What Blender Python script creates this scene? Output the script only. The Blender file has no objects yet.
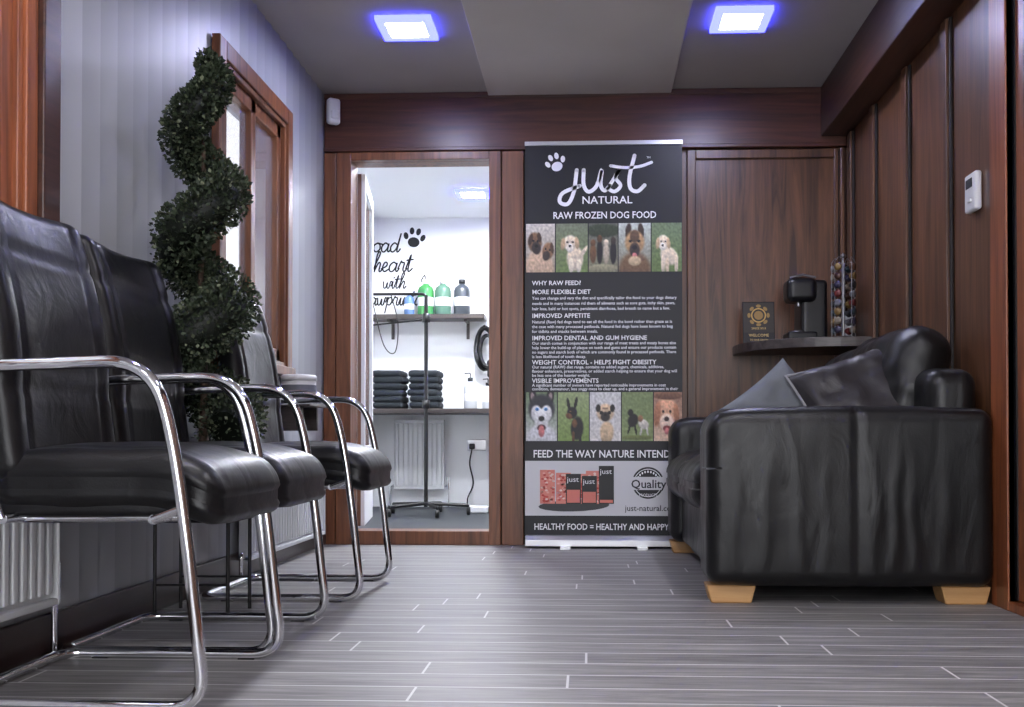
import bpy, bmesh, math, random
from mathutils import Vector, Matrix, noise
random.seed(7)
D=bpy.data; C=bpy.context
# ------------------------------------------------------------ colour + materials
def lin(c):
    c=c/255.0
    return c/12.92 if c<=0.04045 else ((c+0.055)/1.055)**2.4
def S(r,g,b): return (lin(r),lin(g),lin(b),1.0)
def newmat(name):
    m=D.materials.new(name); m.use_nodes=True
    nt=m.node_tree; b=nt.nodes["Principled BSDF"]
    return m,nt,b
def N(nt,t,**kw):
    n=nt.nodes.new(t)
    for k,v in kw.items(): setattr(n,k,v)
    return n
def plain(name,col,rough=0.5,metal=0.0,bump=0.0,bscale=60,spec=0.5,var=0.0,coat=0.0):
    m,nt,b=newmat(name)
    b.inputs["Base Color"].default_value=col; b.inputs["Roughness"].default_value=rough
    b.inputs["Metallic"].default_value=metal; b.inputs["Specular IOR Level"].default_value=spec
    b.inputs["Coat Weight"].default_value=coat
    tc=N(nt,"ShaderNodeTexCoord")
    if var>0:
        n=N(nt,"ShaderNodeTexNoise"); n.inputs["Scale"].default_value=3.0; n.inputs["Detail"].default_value=5
        nt.links.new(tc.outputs["Object"],n.inputs["Vector"])
        r=N(nt,"ShaderNodeValToRGB")
        r.color_ramp.elements[0].position=.3; r.color_ramp.elements[1].position=.7
        r.color_ramp.elements[0].color=tuple(x*(1-var) for x in col[:3])+(1,)
        r.color_ramp.elements[1].color=tuple(min(1,x*(1+var)) for x in col[:3])+(1,)
        nt.links.new(n.outputs["Fac"],r.inputs["Fac"]); nt.links.new(r.outputs["Color"],b.inputs["Base Color"])
    if bump>0:
        n=N(nt,"ShaderNodeTexNoise"); n.inputs["Scale"].default_value=bscale; n.inputs["Detail"].default_value=4
        nt.links.new(tc.outputs["Object"],n.inputs["Vector"])
        bp=N(nt,"ShaderNodeBump"); bp.inputs["Strength"].default_value=bump; bp.inputs["Distance"].default_value=0.01
        nt.links.new(n.outputs["Fac"],bp.inputs["Height"]); nt.links.new(bp.outputs["Normal"],b.inputs["Normal"])
    return m
def wood(name,c1,c2,axis='z',rough=0.38,scale=1.0,coat=0.15):
    m,nt,b=newmat(name)
    tc=N(nt,"ShaderNodeTexCoord"); mp=N(nt,"ShaderNodeMapping")
    sc={'z':(14,14,0.9),'x':(0.9,14,14),'y':(14,0.9,14)}[axis]
    mp.inputs["Scale"].default_value=tuple(s*scale for s in sc)
    nt.links.new(tc.outputs["Object"],mp.inputs["Vector"])
    n=N(nt,"ShaderNodeTexNoise"); n.inputs["Scale"].default_value=1.6; n.inputs["Detail"].default_value=8; n.inputs["Distortion"].default_value=1.2
    n.inputs["Roughness"].default_value=0.62
    nt.links.new(mp.outputs["Vector"],n.inputs["Vector"])
    r=N(nt,"ShaderNodeValToRGB"); r.color_ramp.elements[0].position=.34; r.color_ramp.elements[1].position=.68
    r.color_ramp.elements[0].color=c1; r.color_ramp.elements[1].color=c2
    nt.links.new(n.outputs["Fac"],r.inputs["Fac"]); nt.links.new(r.outputs["Color"],b.inputs["Base Color"])
    b.inputs["Roughness"].default_value=rough; b.inputs["Coat Weight"].default_value=coat; b.inputs["Coat Roughness"].default_value=.25
    bp=N(nt,"ShaderNodeBump"); bp.inputs["Strength"].default_value=.12; bp.inputs["Distance"].default_value=.003
    nt.links.new(n.outputs["Fac"],bp.inputs["Height"]); nt.links.new(bp.outputs["Normal"],b.inputs["Normal"])
    return m
def attrmat(name,rough=0.5,spec=0.5):
    m,nt,b=newmat(name); a=N(nt,"ShaderNodeAttribute"); a.attribute_name="Col"
    nt.links.new(a.outputs["Color"],b.inputs["Base Color"]); b.inputs["Roughness"].default_value=rough
    b.inputs["Specular IOR Level"].default_value=spec
    return m
def emit(name,col,st):
    m,nt,b=newmat(name); b.inputs["Base Color"].default_value=col
    b.inputs["Emission Color"].default_value=col; b.inputs["Emission Strength"].default_value=st
    return m
def glassmat(name,col=(1,1,1,1),alpha=.15,rough=.03):
    m,nt,b=newmat(name); b.inputs["Base Color"].default_value=col; b.inputs["Roughness"].default_value=rough
    b.inputs["Alpha"].default_value=alpha; b.inputs["Specular IOR Level"].default_value=.6
    return m
def leather(name,col,rough=.33,bump=.35,fine=230,big=9,bigst=.5,stretch=(1,1,1),spec=.5):
    m,nt,b=newmat(name); b.inputs["Base Color"].default_value=col; b.inputs["Roughness"].default_value=rough
    b.inputs["Specular IOR Level"].default_value=spec
    tc=N(nt,"ShaderNodeTexCoord"); mp=N(nt,"ShaderNodeMapping"); mp.inputs["Scale"].default_value=stretch
    nt.links.new(tc.outputs["Object"],mp.inputs["Vector"])
    v=N(nt,"ShaderNodeTexVoronoi"); v.inputs["Scale"].default_value=fine
    n=N(nt,"ShaderNodeTexNoise"); n.inputs["Scale"].default_value=big; n.inputs["Detail"].default_value=6; n.inputs["Distortion"].default_value=1.2
    nt.links.new(tc.outputs["Object"],v.inputs["Vector"]); nt.links.new(mp.outputs["Vector"],n.inputs["Vector"])
    b1=N(nt,"ShaderNodeBump"); b1.inputs["Strength"].default_value=bump*.4; b1.inputs["Distance"].default_value=.001
    b2=N(nt,"ShaderNodeBump"); b2.inputs["Strength"].default_value=bigst; b2.inputs["Distance"].default_value=.02
    nt.links.new(v.outputs["Distance"],b1.inputs["Height"]); nt.links.new(n.outputs["Fac"],b2.inputs["Height"])
    nt.links.new(b2.outputs["Normal"],b1.inputs["Normal"]); nt.links.new(b1.outputs["Normal"],b.inputs["Normal"])
    r=N(nt,"ShaderNodeMapRange"); r.inputs["To Min"].default_value=rough-.08; r.inputs["To Max"].default_value=rough+.15
    nt.links.new(n.outputs["Fac"],r.inputs["Value"]); nt.links.new(r.outputs["Result"],b.inputs["Roughness"])
    return m

M={}
M['panel']=wood("mahogany_panel",S(62,40,27),S(114,76,51))
M['frame']=wood("mahogany_frame",S(88,52,31),S(140,86,54))
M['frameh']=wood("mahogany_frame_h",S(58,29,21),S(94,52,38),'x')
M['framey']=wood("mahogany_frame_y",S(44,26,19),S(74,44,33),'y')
M['orange']=wood("oak_frame",S(104,56,32),S(160,92,56))
M['dark']=wood("dark_skirting",S(30,18,16),S(50,30,26),'y')
M['groove']=plain("panel_groove",S(22,12,10),.6)
M['ceil']=plain("ceiling_paint",S(180,176,175),.8,bump=.05,bscale=200,var=.04)
M['ceil2']=plain("ceiling_board",S(210,205,202),.8,bump=.05,bscale=200,var=.03)
M['white']=plain("white_paint",S(236,238,240),.6)
M['wplas']=plain("white_plastic",S(225,226,228),.35)
M['rad']=plain("radiator_enamel",S(215,217,219),.35)
M['bplas']=plain("black_plastic",S(16,16,18),.35)
M['bgloss']=plain("black_gloss",S(10,10,11),.15,coat=.4)
M['chrome']=plain("chrome",(.80,.81,.84,1),.08,1.0)
M['steel']=plain("dark_steel",(.30,.30,.32,1),.28,1.0)
M['alu']=plain("aluminium",(.62,.63,.65,1),.3,1.0)
M['lea']=leather("chair_leather",S(15,15,17),.34,bigst=.15,spec=.4)
M['sofa']=leather("sofa_leather",S(17,17,18),.36,big=7,bigst=.20,stretch=(1.4,1.4,.6),spec=.45)
M['pine']=wood("pine_foot",S(180,132,80),S(208,164,108),'x',.5)
M['shelf']=wood("shelf_wood",S(46,40,38),S(78,70,66),'x')
M['glass']=glassmat("window_glass",S(104,112,124),.62)
M['dglass']=glassmat("door_glass",S(30,36,44),.9)
M['clear']=glassmat("clear_glass",S(200,210,220),.12)
M['ew']=emit("light_diffuser",(.84,.86,1,1),85)
M['ewn']=emit("fill_light_diffuser",(1,.97,.94,1),112)
M['ewb']=emit("light_diffuser_bright",(.94,.97,1,1),320)
M['eb']=emit("light_blue_edge",(.035,.04,1,1),9)
M['attr']=attrmat("printed_surface",.42,.4)
M['leaf']=attrmat("boxwood_leaf",.55,.3)
M['bark']=plain("bark",S(60,44,32),.8,bump=.4)
M['pot']=plain("pot_black",S(28,28,30),.5)
M['cushb']=plain("grey_fabric",S(112,116,122),.85,bump=.3,bscale=400)
M['cushd']=leather("dark_cushion",S(44,41,43),.42,bigst=.2)
M['pip']=plain("cushion_piping",S(140,140,144),.6)
M['towel']=plain("towel_dark",S(38,44,50),.95,bump=.8,bscale=300)
M['mat']=plain("rubber_floor",S(46,50,54),.6)

# vertical cladding boards: tone varies from board to board and across each board
PB=.105
m,nt,b=newmat("wall_cladding"); M['clad']=m
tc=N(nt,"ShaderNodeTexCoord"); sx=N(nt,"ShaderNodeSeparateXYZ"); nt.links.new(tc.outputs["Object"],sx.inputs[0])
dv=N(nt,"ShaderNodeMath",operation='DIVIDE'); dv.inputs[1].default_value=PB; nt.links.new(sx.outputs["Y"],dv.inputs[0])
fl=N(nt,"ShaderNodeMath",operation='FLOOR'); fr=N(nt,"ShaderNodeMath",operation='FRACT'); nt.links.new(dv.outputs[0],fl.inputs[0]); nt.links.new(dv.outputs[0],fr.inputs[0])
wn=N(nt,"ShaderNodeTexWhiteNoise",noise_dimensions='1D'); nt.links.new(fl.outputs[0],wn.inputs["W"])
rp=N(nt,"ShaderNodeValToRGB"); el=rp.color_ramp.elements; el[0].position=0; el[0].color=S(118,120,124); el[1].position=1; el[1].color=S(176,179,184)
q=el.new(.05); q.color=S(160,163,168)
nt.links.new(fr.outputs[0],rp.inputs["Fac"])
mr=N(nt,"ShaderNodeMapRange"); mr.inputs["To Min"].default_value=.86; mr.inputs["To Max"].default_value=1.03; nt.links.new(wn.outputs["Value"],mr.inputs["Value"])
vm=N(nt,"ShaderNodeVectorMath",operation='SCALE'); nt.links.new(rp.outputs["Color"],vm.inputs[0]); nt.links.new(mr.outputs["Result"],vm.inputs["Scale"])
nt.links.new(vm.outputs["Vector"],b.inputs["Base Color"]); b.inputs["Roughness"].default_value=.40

# floor planks (wood look porcelain)
m,nt,b=newmat("floor_planks"); M['floor']=m
RH=.125
tc=N(nt,"ShaderNodeTexCoord")
sx=N(nt,"ShaderNodeSeparateXYZ"); nt.links.new(tc.outputs["Object"],sx.inputs[0])
dv=N(nt,"ShaderNodeMath",operation='DIVIDE'); dv.inputs[1].default_value=RH; nt.links.new(sx.outputs["Y"],dv.inputs[0])
fl=N(nt,"ShaderNodeMath",operation='FLOOR'); nt.links.new(dv.outputs[0],fl.inputs[0])
wn=N(nt,"ShaderNodeTexWhiteNoise",noise_dimensions='1D'); nt.links.new(fl.outputs[0],wn.inputs["W"])
ma=N(nt,"ShaderNodeMath",operation='MULTIPLY_ADD'); ma.inputs[1].default_value=1.9; nt.links.new(wn.outputs["Value"],ma.inputs[0]); nt.links.new(sx.outputs["X"],ma.inputs[2])
cx=N(nt,"ShaderNodeCombineXYZ"); nt.links.new(ma.outputs[0],cx.inputs["X"]); nt.links.new(sx.outputs["Y"],cx.inputs["Y"])
br=N(nt,"ShaderNodeTexBrick"); br.offset=0; br.offset_frequency=2; br.squash=1.0
br.inputs["Color1"].default_value=(0,0,0,1); br.inputs["Color2"].default_value=(1,1,1,1)
br.inputs["Mortar"].default_value=(.5,.5,.5,1); br.inputs["Scale"].default_value=1.0
br.inputs["Brick Width"].default_value=1.2; br.inputs["Row Height"].default_value=RH
br.inputs["Mortar Size"].default_value=.0030; br.inputs["Mortar Smooth"].default_value=.1
nt.links.new(cx.outputs["Vector"],br.inputs["Vector"])
mp=N(nt,"ShaderNodeMapping"); mp.inputs["Scale"].default_value=(1.8,26,1)
nt.links.new(cx.outputs["Vector"],mp.inputs["Vector"])
ad=N(nt,"ShaderNodeVectorMath",operation='ADD'); nt.links.new(mp.outputs["Vector"],ad.inputs[0])
sc=N(nt,"ShaderNodeVectorMath",operation='SCALE'); sc.inputs["Scale"].default_value=9; nt.links.new(br.outputs["Color"],sc.inputs[0]); nt.links.new(sc.outputs["Vector"],ad.inputs[1])
n=N(nt,"ShaderNodeTexNoise"); n.inputs["Scale"].default_value=1.5; n.inputs["Detail"].default_value=9; n.inputs["Roughness"].default_value=.7; n.inputs["Distortion"].default_value=.8
nt.links.new(ad.outputs["Vector"],n.inputs["Vector"])
r=N(nt,"ShaderNodeValToRGB"); e=r.color_ramp.elements
e[0].position=.34; e[0].color=S(100,98,98); e[1].position=.66; e[1].color=S(158,155,153)
nt.links.new(n.outputs["Fac"],r.inputs["Fac"])
mx=N(nt,"ShaderNodeMix",data_type='RGBA',blend_type='MULTIPLY'); mx.inputs["Factor"].default_value=.14
nt.links.new(r.outputs["Color"],mx.inputs["A"]); nt.links.new(br.outputs["Color"],mx.inputs["B"])
mg=N(nt,"ShaderNodeMix",data_type='RGBA'); mg.inputs["B"].default_value=S(208,207,206)
nt.links.new(br.outputs["Fac"],mg.inputs["Factor"]); nt.links.new(mx.outputs["Result"],mg.inputs["A"])
nt.links.new(mg.outputs["Result"],b.inputs["Base Color"])
rr=N(nt,"ShaderNodeMapRange"); rr.inputs["To Min"].default_value=.36; rr.inputs["To Max"].default_value=.6
nt.links.new(n.outputs["Fac"],rr.inputs["Value"]); nt.links.new(rr.outputs["Result"],b.inputs["Roughness"])
bp=N(nt,"ShaderNodeBump"); bp.inputs["Strength"].default_value=.22; bp.inputs["Distance"].default_value=.004
nt.links.new(n.outputs["Fac"],bp.inputs["Height"]); nt.links.new(bp.outputs["Normal"],b.inputs["Normal"])

# ------------------------------------------------------------ mesh builder
class MB:
    def __init__(s): s.v=[];s.f=[];s.m=[];s.c=[];s.s=[]
    def add(s,vs,fs,mat=0,col=None,smooth=False):
        o=len(s.v); s.v+= [tuple(v) for v in vs]
        for i,f in enumerate(fs):
            s.f.append([o+k for k in f]); s.m.append(mat); s.s.append(smooth)
            s.c.append(col[i] if isinstance(col,list) else col)
    def box(s,x0,x1,y0,y1,z0,z1,mat=0,xf=None,col=None):
        vs=[Vector((x,y,z)) for x in(x0,x1) for y in(y0,y1) for z in(z0,z1)]
        if xf: vs=[xf@v for v in vs]
        s.add(vs,[(0,1,3,2),(4,6,7,5),(0,4,5,1),(2,3,7,6),(0,2,6,4),(1,5,7,3)],mat,col)
    def tube(s,pts,r,seg=12,mat=0,closed=False,rs=None,col=None):
        pts=[Vector(p) for p in pts]; n=len(pts); vs=[]
        t0=(pts[1]-pts[0]).normalized(); up=Vector((0,0,1)) if abs(t0.z)<.9 else Vector((1,0,0))
        nr=t0.cross(up).normalized()
        for i in range(n):
            if closed: t=(pts[(i+1)%n]-pts[i-1]).normalized()
            else: t=(pts[min(i+1,n-1)]-pts[max(i-1,0)]).normalized()
            nr=(nr-t*nr.dot(t)).normalized(); bn=t.cross(nr)
            rad=rs[i] if rs else r
            for k in range(seg):
                a=2*math.pi*k/seg; vs.append(pts[i]+(nr*math.cos(a)+bn*math.sin(a))*rad)
        fs=[]
        for i in range(n if closed else n-1):
            j=(i+1)%n
            for k in range(seg):
                l=(k+1)%seg; fs.append((i*seg+k,i*seg+l,j*seg+l,j*seg+k))
        s.add(vs,fs,mat,col,True)
        if not closed:
            s.add(vs[:seg],[tuple(range(seg))],mat,col); s.add(vs[-seg:],[tuple(range(seg))],mat,col)
    def lathe(s,prof,cx,cy,cz=0,seg=24,mat=0,xf=None,col=None):
        vs=[]
        for (r,z) in prof:
            for k in range(seg):
                a=2*math.pi*k/seg; v=Vector((r*math.cos(a),r*math.sin(a),z))
                if xf: v=xf@v
                vs.append(v+Vector((cx,cy,cz)))
        fs=[]
        for i in range(len(prof)-1):
            for k in range(seg):
                l=(k+1)%seg; fs.append((i*seg+k,i*seg+l,(i+1)*seg+l,(i+1)*seg+k))
        s.add(vs,fs,mat,col,True)
        s.add(vs[:seg],[tuple(range(seg))],mat,col); s.add(vs[-seg:],[tuple(range(seg))],mat,col)
    def soft(s,size,r,n,mat=0,xf=None,disp=None,k=3):
        h=[d/2 for d in size]; r=min(r,min(h)*.999)
        def axis(hh):
            inner=hh-r; L=[]
            for i in range(k,0,-1): L.append(-inner-r*math.tan(math.radians(45*i/k)))
            nn=n
            for i in range(nn+1): L.append(-inner+2*inner*i/nn)
            for i in range(1,k+1): L.append(inner+r*math.tan(math.radians(45*i/k)))
            return L
        A=[axis(x) for x in h]; idx={}; vs=[]; fs=[]
        def vid(p):
            key=tuple(round(c,6) for c in p)
            if key in idx: return idx[key]
            P=Vector(p); q=Vector([max(-(h[i]-r),min(h[i]-r,P[i])) for i in range(3)])
            d=P-q; nn_=d.normalized() if d.length>1e-9 else Vector((0,0,1))
            o=q+nn_*r
            if disp: o=o+disp(o,nn_)
            if xf: o=xf@o
            idx[key]=len(vs); vs.append(o); return idx[key]
        for ax in range(3):
            u,w=(ax+1)%3,(ax+2)%3
            for sg in(-1,1):
                for i in range(len(A[u])-1):
                    for j in range(len(A[w])-1):
                        q=[]
                        for (a,b_) in((i,j),(i+1,j),(i+1,j+1),(i,j+1)):
                            p=[0,0,0]; p[ax]=sg*h[ax]; p[u]=A[u][a]; p[w]=A[w][b_]; q.append(vid(p))
                        if sg<0: q.reverse()
                        if len(set(q))==4: fs.append(q)
        s.add(vs,fs,mat,None,True)
    def build(s,name,mats,bevel=0,parent=None,recalc=True,subsurf=0):
        me=D.meshes.new(name); me.from_pydata(s.v,[],s.f)
        for mm in mats: me.materials.append(M[mm] if isinstance(mm,str) else mm)
        for p,mi,sm in zip(me.polygons,s.m,s.s): p.material_index=mi; p.use_smooth=sm
        if any(c is not None for c in s.c):
            ca=me.color_attributes.new("Col",'FLOAT_COLOR','CORNER')
            for p,c in zip(me.polygons,s.c):
                for q,li in enumerate(p.loop_indices):
                    cc=(0,0,0,1) if c is None else (c[q] if isinstance(c[0],(tuple,list)) else c)
                    ca.data[li].color=cc
        if recalc:
            bm=bmesh.new(); bm.from_mesh(me); bmesh.ops.recalc_face_normals(bm,faces=bm.faces); bm.to_mesh(me); bm.free()
        ob=D.objects.new(name,me); C.collection.objects.link(ob)
        if bevel:
            md=ob.modifiers.new("bevel",'BEVEL'); md.width=bevel; md.segments=2; md.limit_method='ANGLE'; md.angle_limit=math.radians(40)
        if subsurf:
            md=ob.modifiers.new("sub",'SUBSURF'); md.levels=subsurf; md.render_levels=subsurf
        if parent: ob.parent=parent
        return ob
def empty(name,loc=(0,0,0),rz=0):
    e=D.objects.new(name,None); C.collection.objects.link(e); e.location=loc; e.rotation_euler=(0,0,rz); e.empty_display_size=.1
    return e
def fillet(P,R,k=7):
    P=[Vector(p) for p in P]; out=[P[0]]
    for i in range(1,len(P)-1):
        r=R[i-1] if isinstance(R,(list,tuple)) else R
        a=(P[i-1]-P[i]); b_=(P[i+1]-P[i]); ra=min(r,a.length*.49); rb=min(r,b_.length*.49)
        p0=P[i]+a.normalized()*ra; p2=P[i]+b_.normalized()*rb
        for j in range(k+1):
            t=j/k; out.append(p0*(1-t)**2+P[i]*2*t*(1-t)+p2*t*t)
    out.append(P[-1]); return out
def catmull(P,k=8):
    P=[Vector(p) for p in P]; Q=[P[0]*2-P[1]]+P+[P[-1]*2-P[-2]]; out=[]
    for i in range(1,len(Q)-2):
        for j in range(k):
            t=j/k; a,b_,c,d=Q[i-1],Q[i],Q[i+1],Q[i+2]
            out.append(.5*((2*b_)+(c-a)*t+(2*a-5*b_+4*c-d)*t*t+(3*b_-a-3*c+d)*t**3))
    out.append(P[-1]); return out

# flat printed artwork in the XZ plane facing -Y
GL={'o':([[(.5,1),(.1,.75),(.1,.25),(.45,0),(.8,.3),(.75,.8),(.45,1),(1.05,.85)]],1.0),
'a':([[(.8,.8),(.45,1),(.1,.6),(.15,.1),(.45,0),(.75,.4),(.85,.95),(.8,.2),(.95,0),(1.15,.3)]],1.12),
'd':([[(.8,.8),(.45,1),(.1,.6),(.15,.1),(.45,0),(.8,.5),(1.05,2.1),(.85,.2),(1.0,0),(1.2,.3)]],1.17),
'r':([[(0,.3),(.25,1.1),(.35,.95),(.6,.9),(.55,.2),(.75,0),(.95,.3)]],.92),
'h':([[(0,.25),(.5,1.8),(.4,2.15),(.22,1.7),(.15,0)],[(.15,.1),(.5,.95),(.7,.8),(.65,.15),(.8,0),(1.0,.3)]],.98),
'e':([[(0,.3),(.5,.6),(.5,.95),(.25,.95),(.1,.4),(.35,0),(.85,.3)]],.82),
't':([[(0,.3),(.38,1.8),(.25,.3),(.4,0),(.7,.3)],[(0,1.2),(.65,1.28)]],.68),
'w':([[(0,.9),(.15,.1),(.4,.1),(.55,.8),(.6,.1),(.85,.1),(1.0,.95),(1.25,.8)]],1.2),
'i':([[(0,.3),(.2,.95),(.2,.15),(.35,0),(.55,.3)],[(.26,1.4),(.3,1.5)]],.52),
'p':([[(0,.4),(.25,1),(.1,-1)],[(.2,.7),(.55,1),(.8,.6),(.6,.05),(.25,.1)]],.95),
'n':([[(0,.4),(.2,1),(.15,0)],[(.15,.3),(.5,1),(.7,.75),(.65,.15),(.8,0),(1,.3)]],1.0),
's':([[(0,.3),(.4,1.1),(.58,.45),(.35,0),(.05,.15)]],.72)}
class Print(MB):
    def __init__(s,Y): super().__init__(); s.Y=Y
    def yy(s,l): return s.Y-l*.0005
    def rect(s,x0,x1,z0,z1,col,l=0): 
        y=s.yy(l); s.add([(x0,y,z0),(x1,y,z0),(x1,y,z1),(x0,y,z1)],[(0,1,2,3)],0,col)
    def ell(s,cx,cz,rx,rz,col,l=1,rot=0,n=20):
        y=s.yy(l); ca,sa=math.cos(rot),math.sin(rot)
        vs=[]
        for k in range(n):
            a=2*math.pi*k/n; u,w=rx*math.cos(a),rz*math.sin(a); vs.append((cx+u*ca-w*sa,y,cz+u*sa+w*ca))
        s.add(vs,[tuple(range(n))],0,col)
    def ring(s,cx,cz,r0,r1,col,l=1,n=40):
        y=s.yy(l); vs=[]
        for k in range(n):
            a=2*math.pi*k/n
            vs+= [(cx+r0*math.cos(a),y,cz+r0*math.sin(a)),(cx+r1*math.cos(a),y,cz+r1*math.sin(a))]
        s.add(vs,[(2*k,2*k+1,(2*k+3)%(2*n),(2*k+2)%(2*n)) for k in range(n)],0,col)
    def stroke(s,pts,w,col,l=1):
        y=s.yy(l); P=catmull([(p[0],0,p[1]) for p in pts],6); vs=[]
        for i,p in enumerate(P):
            t=(P[min(i+1,len(P)-1)]-P[max(i-1,0)]).normalized(); nn=Vector((-t.z,0,t.x))*w/2
            vs+= [(p.x+nn.x,y,p.z+nn.z),(p.x-nn.x,y,p.z-nn.z)]
        s.add(vs,[(2*i,2*i+1,2*i+3,2*i+2) for i in range(len(P)-1)],0,col)
        for p in(P[0],P[-1]): s.ell(p.x,p.z,w/2,w/2,col,l,n=12)
    def script(s,txt,x,z,h,w,col,l=1,sh=.15):
        for ch in txt:
            st,ad=GL[ch]
            for q in st: s.stroke([(x+(a+b_*sh)*h,z+b_*h) for a,b_ in q],w,col,l)
            x+=ad*h*.92
        return x
    def paw(s,cx,cz,r,col,l=1,rot=0):
        def at(a,b_): return cx+(a*math.cos(rot)-b_*math.sin(rot))*r, cz+(a*math.sin(rot)+b_*math.cos(rot))*r
        p=at(0,-.3); s.ell(p[0],p[1],.5*r,.42*r,col,l,rot)
        for a,b_,q in((-.72,.15,.35),(-.28,.62,.12),(.28,.62,-.12),(.72,.15,-.35)):
            p=at(a,b_); s.ell(p[0],p[1],.2*r,.3*r,col,l,rot+q)
    def text(s,txt,x,z,size,col,l=1,align='LEFT',fit=None,bold=0.0):
        cu=D.curves.new("t",'FONT'); cu.body=txt; cu.size=size; cu.align_x=align; cu.offset=bold*size; cu.resolution_u=2
        ob=D.objects.new("t",cu); C.collection.objects.link(ob); C.view_layer.update()
        dg=C.evaluated_depsgraph_get(); me=ob.evaluated_get(dg).to_mesh()
        vs=[v.co.copy() for v in me.vertices]; fs=[tuple(p.vertices) for p in me.polygons]
        ob.evaluated_get(dg).to_mesh_clear(); D.objects.remove(ob); D.curves.remove(cu)
        if not vs: return
        k=1.0
        if fit:
            w=max(v.x for v in vs)-min(v.x for v in vs); k=fit/w
        y=s.yy(l); s.add([(x+v.x*k,y,z+v.y) for v in vs],fs,0,col)
    def photo(s,x0,x1,z0,z1,bg,blobs,l=1,nx=36,nz=56,seed=0,grain=.10):
        y=s.yy(l); vs=[];cs=[]
        for j in range(nz+1):
            for i in range(nx+1):
                u,w=i/nx,j/nz
                vs.append((x0+(x1-x0)*u,y,z1-(z1-z0)*w))
                c=[bg[0][q]*(1-w)+bg[1][q]*w for q in range(3)]
                for (cx,cy,rx,ry,ro,cc) in blobs:
                    du,dw=u-cx,w-cy; ca,sa=math.cos(ro),math.sin(ro)
                    a=(du*ca+dw*sa)/rx; b_=(-du*sa+dw*ca)/ry; d=math.sqrt(a*a+b_*b_)
                    k=max(0,min(1,(1.12-d)/.24))
                    sh=1.12-.3*max(0,min(1,b_*.5+.5))
                    c=[c[q]*(1-k)+cc[q]*sh*k for q in range(3)]
                g=1+grain*noise.noise(Vector((u*14+seed*7,w*18,seed)))*2+grain*.7*(random.random()-.5)
                cs.append((lin(max(0,min(255,c[0]*g))),lin(max(0,min(255,c[1]*g))),lin(max(0,min(255,c[2]*g))),1))
        fs=[];fc=[]
        for j in range(nz):
            for i in range(nx):
                a=j*(nx+1)+i; q=(a,a+nx+1,a+nx+2,a+1); fs.append(q); fc.append([cs[t] for t in q])
        s.add(vs,fs,0,fc)

# ------------------------------------------------------------ dimensions
XL,XR,YB,H=-1.36,1.305,5.33,2.30
YR=-2.2
W2=8.3
# floor + ceiling
o=MB(); o.box(-1.9,1.9,YR-.1,YB+.05,-.08,0); o.build("floor",['floor'])
o=MB(); o.box(-1.75,1.4,YB+.05,W2+.1,-.08,0.0); o.build("floor_grooming_room",['mat'])
o=MB(); o.box(-1.55,1.45,YR-.1,YB+.1,H,H+.1); o.box(-.505,.42,YR,YB-.002,H-.022,H+.001,1)
o.build("ceiling",['ceil','ceil2'],bevel=.004)
o=MB(); o.box(-1.8,1.4,YB+.1,W2+.1,H,H+.1); o.build("ceiling_grooming_room",['white'])

# left wall with cladding, two window openings
WN=(1.15,2.40,.85,1.92); WF=(3.76,4.55,.85,1.92)   # y0,y1,z0,z1 openings
o=MB()
def wl(y0,y1,z0,z1): o.box(XL-.16,XL,y0,y1,z0,z1)
wl(YR,WN[0],0,H); wl(WN[1],WF[0],0,H); wl(WF[1],YB+.1,0,H)
for w in(WN,WF): wl(w[0],w[1],0,w[2]); wl(w[0],w[1],w[3],H)
def clad(y0,y1,z0,z1):
    y=y0
    while y<y1-1e-4:
        a=math.floor(y/PB+1e-6)*PB; e_=min(a+PB,y1)
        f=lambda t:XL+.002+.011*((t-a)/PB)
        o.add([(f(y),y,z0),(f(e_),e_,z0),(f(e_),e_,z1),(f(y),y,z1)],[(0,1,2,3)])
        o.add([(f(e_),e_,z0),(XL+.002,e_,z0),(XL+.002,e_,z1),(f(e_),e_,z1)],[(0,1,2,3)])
        y=e_
clad(YR,WN[0],0,H);clad(WN[1],WF[0],0,H);clad(WF[1],YB,0,H)
for w in(WN,WF): clad(w[0],w[1],0,w[2]); clad(w[0],w[1],w[3],H)
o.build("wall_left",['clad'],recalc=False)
o=MB(); o.box(XL+.013,XL+.03,YR,YB-.03,0,.10); o.build("baseboard_left",['dark'],bevel=.004)
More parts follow.
